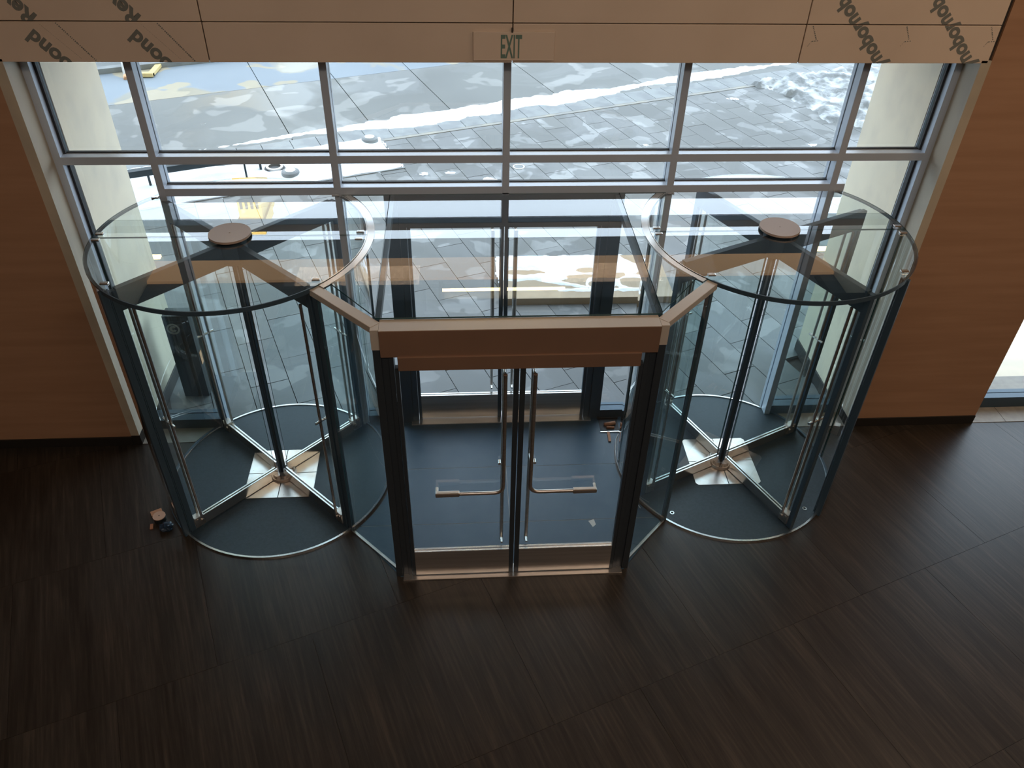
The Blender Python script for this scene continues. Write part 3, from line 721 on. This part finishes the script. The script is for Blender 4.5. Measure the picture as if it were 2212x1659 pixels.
kb = empty('kerb', (0, 9, 0)); tag(kb, 'granite kerb course between the pavement and the road', 'kerb', kind='structure')
t = -9.0
MBf = MB()
while t < 18:
    L = rng.choice((0.42, 0.46, 0.5))
    q = [gp(t + .005, 8.41), gp(t + L - .005, 8.41), gp(t + L - .005, 8.93), gp(t + .005, 8.93)]
    MB().prism([(v.x, v.y) for v in q], -0.05, -0.006).build('kerb_stone', M_KERB, kb).location = (0, -9, 0); t += L
q = [gp(-9, 8.31), gp(18, 8.31), gp(18, 8.40), gp(-9, 8.40)]
M_LINE = mat('pale_edge_line', (0.33, 0.31, 0.26), 0.6, 0, col2=(0.22, 0.225, 0.22), scale=3)
MB().prism([(v.x, v.y) for v in q], -0.05, -0.004).build('edge_strip', M_LINE, kb).location = (0, -9, 0)

rd = empty('road', (0, 11, 0)); tag(rd, 'concrete road slabs beyond the kerb, damp and stained, beige light painted on the far lane', 'road', kind='structure')
ts_ = [-9, -6.4, -3.3, -0.2, 1.29, 2.92, 5.2, 7.2, 9.0, 12, 18]
for a, c in zip(ts_, ts_[1:]):
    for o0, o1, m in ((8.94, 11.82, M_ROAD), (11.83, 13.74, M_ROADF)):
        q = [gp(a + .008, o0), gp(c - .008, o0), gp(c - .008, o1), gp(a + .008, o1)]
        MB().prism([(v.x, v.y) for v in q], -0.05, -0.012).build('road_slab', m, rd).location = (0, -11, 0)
q = [gp(-30, 13.75), gp(40, 13.75), gp(40, 13.93), gp(-30, 13.93)]
o = MB().prism([(v.x, v.y) for v in q], -0.05, 0.09).build('far_kerb', M_KERB); tag(o, 'granite kerb on the far side of the road', 'kerb', kind='structure')
q = [gp(-30, 13.94), gp(40, 13.94), gp(40, 22), gp(-30, 22)]
o = MB().prism([(v.x, v.y) for v in q], -0.05, 0.085).build('far_pavement', M_NEARP); tag(o, 'pavement on the far side of the road', 'pavement', kind='structure')

# ------------------------------------------------------------------ snow
def heap(name, inside, x0, x1, y0, y1, step, h, m, label, cat, z0=-0.008, amp=0.5, seed=0.0, parent=None, kind='stuff', edge=0.12, nscale=2.2):
    """irregular low heap: inside(x,y) gives a signed distance (positive inside); noise ragged rim"""
    bm = bmesh.new(); nx = int((x1 - x0) / step) + 1; ny = int((y1 - y0) / step) + 1; V = {}
    for i in range(nx):
        for j in range(ny):
            x = x0 + i * step; y = y0 + j * step
            d = inside(x, y) + (mnoise.noise(Vector((x * nscale, y * nscale, seed))) * 0.6 + mnoise.noise(Vector((x * nscale * 3, y * nscale * 3, seed + 5))) * 0.3) * edge
            V[i, j] = (x, y, d)
    verts = {}
    def gv(i, j):
        if (i, j) not in verts:
            x, y, d = V[i, j]; k = max(0.0, min(1.0, d / 0.10)); k = k * k * (3 - 2 * k)
            z = z0 + k * h * (0.65 + amp * mnoise.noise(Vector((x * 3, y * 3, seed + 9))) + amp * 0.4 * mnoise.noise(Vector((x * 9, y * 9, seed + 3))))
            verts[i, j] = bm.verts.new((x, y, z if d > 0 else z0 - 0.01))
        return verts[i, j]
    for i in range(nx - 1):
        for j in range(ny - 1):
            if max(V[i, j][2], V[i + 1, j][2], V[i + 1, j + 1][2], V[i, j + 1][2]) > 0.0:
                f = bm.faces.new((gv(i, j), gv(i + 1, j), gv(i + 1, j + 1), gv(i, j + 1))); f.smooth = True
    me = bpy.data.meshes.new(name); bm.to_mesh(me); bm.free(); me.materials.append(m)
    o = bpy.data.objects.new(name, me); link(o, parent)
    if parent is None: tag(o, label, cat, kind=kind)
    else: tag(o, kind=kind)
    return o
def ot(x, y): return (-0.3502 * x + 0.9367 * y, 0.9367 * x + 0.3502 * y)
def interp(tab, t):
    if t <= tab[0][0]: return tab[0][1:]
    for a, c in zip(tab, tab[1:]):
        if t <= c[0]:
            k = (t - a[0]) / (c[0] - a[0]); return tuple(a[i] + (c[i] - a[i]) * k for i in range(1, len(a)))
    return tab[-1][1:]
RT = [(-2.6, 9.02, 9.02), (-1.7, 9.03, 9.10), (-1.1, 9.0, 9.16), (-0.3, 9.03, 9.24), (0.5, 9.0, 9.30), (1.4, 8.80, 9.30), (1.95, 8.64, 9.40), (2.4, 8.68, 9.34), (3.0, 8.74, 9.34),
      (3.8, 8.76, 9.40), (4.3, 8.92, 9.48), (4.9, 8.74, 9.40), (5.4, 8.76, 9.48), (6.0, 8.84, 9.36), (7.2, 9.12, 9.33), (8.0, 9.04, 9.50), (8.5, 8.94, 9.52), (9.5, 9.08, 9.50), (10.4, 9.2, 9.42), (12.5, 9.2, 9.45)]
def ridge(x, y):
    o_, t_ = ot(x, y); lo, hi = interp(RT, t_); lo += 0.05; hi -= 0.04
    if t_ < -2.6 or t_ > 12.4: return -1
    return min(o_ - lo, hi - o_)
heap('snow_ridge', ridge, -5.6, 8.4, 7.2, 13.4, 0.045, 0.05, M_SNOW, 'long ragged ridge of white snow lying along the kerb', 'snow', amp=0.8, edge=0.14, nscale=3.0)

# planter strip with snow, edging and rail
def bed(x, y):
    o_, t_ = ot(x, y); return min(o_ - 7.12 - 0.05 * (t_ > 0.4), 8.05 - o_, 1.28 - t_, t_ + 9)
def bed2(x, y):
    o_, t_ = ot(x, y); d = math.hypot(x + 3.43, y - 7.11) - 0.15; return min(o_ - 7.12, (8.52 if t_ > -0.9 else 8.27) - o_, 1.26 - t_, t_ + 9, d)
pb = empty('planting_bed', (-3, 7, 0)); tag(pb, 'street planting bed buried in white snow behind the left window panes', 'planting bed')
def PB(mb, nm, m):
    o = mb.build(nm, m, pb); o.location = (3, -7, 0); return o
q = [gp(-9, 7.13), gp(1.24, 7.13), gp(1.24, 8.29), gp(-9, 8.29)]
PB(MB().prism([(v.x, v.y) for v in q], -0.05, 0.0), 'soil', mat('frozen_soil', (0.10, 0.10, 0.10), 0.8))
PB(MB().obox(tuple(gp(-3.87, 7.105)), AX, 5.15, 0.015, -0.03, 0.004), 'stone_edging', M_KERB)
sn = heap('snow_blanket', bed2, -9.4, 0.9, 3.6, 9.6, 0.055, 0.07, M_SNOW, '', '', z0=-0.004, parent=pb, edge=0.05); sn.location = (3, -7, 0)
# low rail along the back of the bed
rl = empty('low_rail', (-4.5, 6.5, 0)); tag(rl, 'low dark steel rail running through the snow by the planting bed', 'rail')
def RL(mb, nm):
    o = mb.build(nm, M_GREEND, rl); o.location = (4.5, -6.5, 0); return o
RL(MB().obox(tuple(gp(-5.1, 7.83)), AX, 4.2, 0.06, 0.22, 0.32, 0.004), 'top_rail')
for tt in (-9.0, -7.2, -5.4, -4.05, -2.65, -0.95):
    RL(MB().obox(tuple(gp(tt, 7.83)), AX, 0.018, 0.018, -0.01, 0.28), 'rail_post')
hp = MB().obox((-3.78, 6.62), AX, 0.014, 0.014, -0.02, 0.36).build('marker_post', M_GREEND); tag(hp, 'thin steel marker post standing in the snow bed edge', 'post')
def snowk(x, y):
    o_, t_ = ot(x, y); return min(o_ - 8.12, 8.62 + 0.1 * math.sin(t_ * 2) - o_, -1.75 - t_, t_ + 9)
heap('kerb_snow', snowk, -10, -2.4, 3.5, 9, 0.06, 0.09, M_SNOW, 'snow strip on the pavement behind the low rail', 'snow', edge=0.15)
def snowk2(x, y):
    o_, t_ = ot(x, y); return min(o_ - 6.55 - 0.05 * t_ * 0, 7.02 - o_, -3.0 - t_, t_ + 9)
heap('verge_snow', snowk2, -10, -3.4, 2.8, 7, 0.06, 0.06, M_SNOW, 'snow strip in front of the planting bed beside the cream wall', 'snow', edge=0.2)
# round ground fixtures
def uplight(x, y, lab):
    o = MB().cyl((x, y, 0.0), (x, y, 0.085), 0.15, 0.14, 28).cyl((x, y, 0.085), (x, y, 0.10), 0.14, 0.11, 28).build('ground_uplight', M_KERB)
    tag(o, lab, 'ground light', 'round ground lights in the snow'); MB().cyl((x, y, 0.10), (x, y, 0.108), 0.085, seg=24).build('lens', M_WHITE, o)
uplight(-1.95, 8.16, 'round ground light at the road end corner of the snow bed')
uplight(-3.12, 6.80, 'round ground light at the near edge of the snow bed')
o = MB().arc((-3.43, 7.11), 0.10, 0.14, 0, 360, -0.01, 0.035, 28, closed=True).build('ring_cover', M_STEEL); tag(o, 'round metal cover sunk in a hollow of the snow bed', 'cover')
o = MB().arc((0.61, 7.12), 0.082, 0.10, 0, 360, -0.02, -0.003, 32, closed=True).build('valve_cover', M_STEELB); MB().cyl((0.61, 7.12, -0.02), (0.61, 7.12, -0.005), 0.08, seg=28).build('lid', M_KERB, o)
tag(o, 'small round valve cover with pale rim in the pavers', 'cover')
# rubble of frozen slush at right
POLY = [(6.72, 11.64), (8.9, 12.5), (9.6, 11.5), (8.6, 8.9), (7.34, 8.75), (6.75, 9.13), (6.4, 10.38), (5.85, 11.15)]
def polyd(P):
    def f(x, y):
        ins = False; dm = 9
        for i in range(len(P)):
            a, c = P[i], P[(i + 1) % len(P)]
            if (a[1] > y) != (c[1] > y) and x < (c[0] - a[0]) * (y - a[1]) / (c[1] - a[1]) + a[0]: ins = not ins
            e = (c[0] - a[0], c[1] - a[1]); t_ = max(0, min(1, ((x - a[0]) * e[0] + (y - a[1]) * e[1]) / (e[0] ** 2 + e[1] ** 2)))
            dm = min(dm, math.hypot(x - a[0] - e[0] * t_, y - a[1] - e[1] * t_))
        return dm if ins else -dm
    return f
heap('frozen_slush', polyd(POLY), 5.4, 10.2, 8.2, 13, 0.05, 0.10, M_SLUSH, 'lumpy sheet of frozen slush on the pavers near the right pier', 'slush', amp=1.1, edge=0.35, seed=4)
# small snow crumbs
CR_ = (((-1.0, 6.86, .10), 'snow crumbs in the window pane just right of the snow bed tip'), ((0.1, 6.65, .13), 'snow smear on the pavers just left of the centre mullion'),
       ((0.72, 6.3, .05), 'tiny snow crumb near the round valve cover'), ((2.95, 8.0, .08), 'snow crumb left of the second mullion from the right, above the transom'),
       ((2.2, 7.85, .08), 'snow crumb on the pavers above the transom, nearest the centre mullion'), ((5.2, 10.3, .14), 'snow clump on the pavers left of the frozen slush'),
       ((6.0, 8.0, .10), 'snow crumb below the frozen slush near the rightmost mullion'), ((-0.55, 6.9, .06), 'small snow speck midway between snow bed tip and centre mullion'))
for k, ((x, y, s_), lab) in enumerate(CR_):
    heap('snow_crumb', lambda a, c, x=x, y=y, s_=s_: s_ * 0.5 - math.hypot((a - x) * 0.6, c - y), x - s_ * 2, x + s_ * 2, y - s_ * 2, y + s_ * 2, 0.02, 0.03, M_SNOW,
         lab, 'snow', edge=0.10, seed=k * 3.1, nscale=9, kind='thing')['group'] = 'snow crumbs on the pavers'

# stone slab with snow in front of the doors
sl = MB().box(0.10, 2.34, 2.93, 4.00, -0.02, 0.085, 0.006).build('stone_slab', M_TAN); tag(sl, 'low tan limestone slab half under snow outside the right door leaf', 'slab')
def slabsnow(x, y):
    """signed cover: full at the back left, melted holes and thin arms towards the front and the right"""
    w = 4.0 - y
    ell = lambda cx_, cy_, rx, ry: (math.hypot((x - cx_) / rx, (y - cy_) / ry) - 1) * min(rx, ry)
    edge_front = 0.66 - 0.16 * max(0.0, min(1.0, (x - 0.9) / 0.5))
    d = min(edge_front - w, x - 0.09, 4.015 - y, 1.93 + 0.10 * math.sin(y * 9) - x)
    for e in ((0.46, 3.57, 0.17, 0.045), (1.30, 3.60, 0.13, 0.05), (0.22, 3.30, 0.12, 0.06), (1.30, 3.44, 0.22, 0.05)): d = min(d, ell(*e))
    arm = 0.055 - abs(w - 0.88) if 0.85 < x < 2.12 else -1
    arm2 = 0.05 - abs((y - 3.34) + (x - 0.75) * 0.32) if 0.55 < x < 1.25 else -1
    r1 = 0.045 - abs(math.hypot((x - 1.42) * 0.8, y - 3.26) - 0.14)
    r2 = 0.045 - abs(math.hypot((x - 1.88) * 0.7, y - 3.28) - 0.16)
    r3 = 0.04 - abs(math.hypot((x - 1.95) * 0.6, y - 3.52) - 0.09)
    return max(d, arm, arm2, r1, r2, r3)
s3 = heap('slab_snow', slabsnow, 0.04, 2.4, 2.9, 4.06, 0.016, 0.035, M_SNOW, 'patchy white snow with melted holes on the tan slab', 'snow', z0=0.083, amp=0.4, edge=0.05, nscale=5)
lf = MB().prism([(1.62, 2.62), (1.70, 2.59), (1.80, 2.62), (1.74, 2.67), (1.66, 2.67)], -0.008, -0.002).build('dry_leaf', M_LEAF); tag(lf, 'brown dry leaf on the pavers outside the right outer door', 'leaf')

# bollard post
bo = MB().box(-3.43, -3.17, 1.24, 1.40, -0.01, 1.04, 0.006).build('push_plate_post', M_POST); tag(bo, 'dark square post standing outside the left revolving door', 'post')
MB().box(-3.40, -3.20, 1.232, 1.24, 0.84, 0.98, 0.002).build('face_plate', M_GREEND, bo)
MB().box(-3.168, -3.163, 1.27, 1.33, 0.40, 0.55).build('sticker', M_ORANGE, bo)
# decal ring on the left pane
dc = MB().arc((0, 0), 0.045, 0.062, 0, 360, 0, 0.0006, 36, closed=True).arc((0, 0), 0.010, 0.034, 35, 325, 0, 0.0006, 20).build('glass_decal', M_DECAL)
dc.rotation_euler = (R(90), 0, 0); dc.location = (-3.16, YG - 0.0015, 1.19); tag(dc, 'round pale decal on the window pane behind the left revolving door', 'decal')

# barricade feet far left
bc = empty('barricade', (-7.1, 11.8, 0)); tag(bc, 'street barricade with white and yellow legs at the far kerb', 'barricade')
for mb, nm, m in ((MB().cyl((-7.16, 11.55, 0.03), (-7.42, 12.4, 0.75), 0.045, seg=10), 'white_leg', M_WHITE), (MB().cyl((-7.13, 11.46, 0.0), (-7.16, 11.55, 0.035), 0.05, seg=10), 'leg_tip', M_ORANGE),
                  (MB().box(-6.74, -6.62, 11.58, 12.6, 0.0, 0.07, 0.01), 'yellow_foot', M_YEL), (MB().box(-7.02, -6.62, 11.56, 11.68, 0.0, 0.08, 0.01), 'yellow_foot', M_YEL),
                  (MB().box(-7.9, -6.3, 12.9, 12.95, 0.7, 0.95, 0.01), 'board', M_WHITE), (MB().cyl((-6.68, 12.55, 0.03), (-6.68, 12.92, 1.0), 0.03, seg=10), 'upright', M_YEL),
                  (MB().cyl((-7.40, 12.35, 0.72), (-7.42, 12.92, 0.9), 0.03, seg=10), 'upright', M_WHITE)):
    o = mb.build(nm, m, bc); o.location = (7.1, -11.8, 0)

# buildings over the road (seen only mirrored in the glass roofs)
tw = MB().box(-19.7, -17.7, 60, 64, 0, 35.1).box(-19.9, -17.5, 59.7, 64.3, 33.6, 34.2).build('stone_tower', M_TOWER); tag(tw, 'sunlit yellow stone tower mirrored in the left glass roof', 'building')
for r_ in range(8):
    for c_ in range(4):
        MB().box(-19.5 + c_ * 0.46, -19.27 + c_ * 0.46, 59.95, 60.1, 30.9 - r_ * 3.2, 32.6 - r_ * 3.2).build('window', M_TWIN, tw)
fb = MB().box(-60, -24, 58, 75, 0, 22).box(-10, 30, 62, 80, 0, 17).build('far_block', M_CHAR); tag(fb, 'dark office blocks across the street mirrored in the glass roofs', 'building')

# ================================================================== small things on the lobby floor
can = MB().cyl((-3.205, -0.555, 0.0), (-3.205, -0.555, 0.055), 0.052, seg=28).build('round_tin', M_GREEND); tag(can, 'small round tin with a tan lid on the floor by the left revolving door', 'tin')
MB().cyl((-3.205, -0.555, 0.055), (-3.205, -0.555, 0.062), 0.056, seg=32).cyl((-3.205, -0.555, 0.062), (-3.205, -0.555, 0.0625), 0.006, seg=8, mi=1).build('lid', [M_LID, M_JOINT], can)
bgm = bmesh.new(); bmesh.ops.create_icosphere(bgm, subdivisions=3, radius=1.0)
for v in bgm.verts:
    nz = mnoise.noise(v.co * 1.8) * 0.35 + mnoise.noise(v.co * 4.5) * 0.15
    v.co = Vector((v.co.x * 0.062 * (1 + nz), v.co.y * 0.05 * (1 + nz), max(v.co.z, -0.7) * 0.045 * (1 + nz) + 0.031))
me = bpy.data.meshes.new('plastic_bag'); bgm.to_mesh(me); bgm.free(); me.materials.append(M_BAG)
o = bpy.data.objects.new('plastic_bag', me); link(o); o.location = (-3.115, -0.665, 0.0); tag(o, 'crumpled dark blue plastic bag on the floor beside the tin', 'bag')
wd = MB().box(-0.05, 0.05, -0.03, 0.03, 0.0, 0.02, 0.002).build('wood_block', M_WOOD, loc=(-3.262, -0.470, 0.0), rz=0.5); tag(wd, 'short orange wood offcut lying beyond the round tin', 'wood offcut')
wd2 = MB().box(-0.014, 0.014, -0.03, 0.03, 0.0, 0.012, 0.002).build('wood_block', M_WOOD, loc=(-3.262, -0.635, 0.0), rz=0.2); tag(wd2, 'tiny orange wood chip on the near side of the round tin', 'wood offcut')
pp = MB().prism([(0.735, -0.735), (0.79, -0.715), (0.80, -0.78), (0.768, -0.81)], 0.004, 0.0055).build('paper_scrap', M_PAPER); tag(pp, 'small white paper scrap on the vestibule floor behind the right door', 'paper')
# open floor box with strip and cable
fbx = empty('floor_box', (1.13, 0.58, 0)); tag(fbx, 'open dark floor box in the vestibule corner by the outer door', 'floor box')
for mb, nm, m in ((MB().box(-0.10, 0.10, -0.10, 0.10, 0.004, 0.008), 'box_opening', M_GASK), (MB().box(-0.105, 0.105, -0.108, -0.098, 0.004, 0.014), 'front_lip', M_STEELB),
                  (MB().box(-0.11, 0.11, 0.098, 0.112, 0.004, 0.03), 'back_lip', M_BASE),
                  (MB().cyl((-0.05, 0.0, 0.018), (0.07, 0.02, 0.022), 0.020, seg=10).cyl((-0.03, -0.04, 0.016), (0.05, -0.05, 0.018), 0.014, seg=10), 'conduit_stub', M_WOOD)):
    mb.build(nm, m, fbx)
stp = MB().box(-0.014, 0.014, -0.075, 0.075, 0.0045, 0.012, 0.001).build('wood_shim', M_WOOD, loc=(1.105, 0.40, 0.006), rz=-0.05); tag(stp, 'pale wood shim sticking out from the open floor box', 'wood shim')
def cable(nm, pts, lab):
    P = []
    for i in range(len(pts) - 1):
        for k in range(6):
            a = k / 6; P.append(tuple(pts[i][j] * (1 - a) + pts[i + 1][j] * a for j in range(3)))
    P.append(pts[-1]); o = MB().tube(P, 0.0035, 6).build(nm, M_WHITE); tag(o, lab, 'cable')
cable('loose_cable', [(1.21, 0.44, 0.01), (1.17, 0.36, 0.009), (1.14, 0.20, 0.009), (1.125, 0.05, 0.009), (1.135, -0.08, 0.009), (1.15, -0.20, 0.009), (1.19, -0.40, 0.009), (1.25, -0.60, 0.009)], 'thin white cable curling from the floor box across the vestibule floor')
for x, y, lab in ((1.54, -0.67, 'small round steel floor socket near the front of the right revolving door'), (2.82, -0.67, 'small round steel floor socket behind the right front wing of the right revolving door')):
    o = MB().arc((x, y), 0.012, 0.021, 0, 360, 0.007, 0.0105, 20, closed=True).build('floor_socket', M_STEELB); tag(o, lab, 'floor socket')
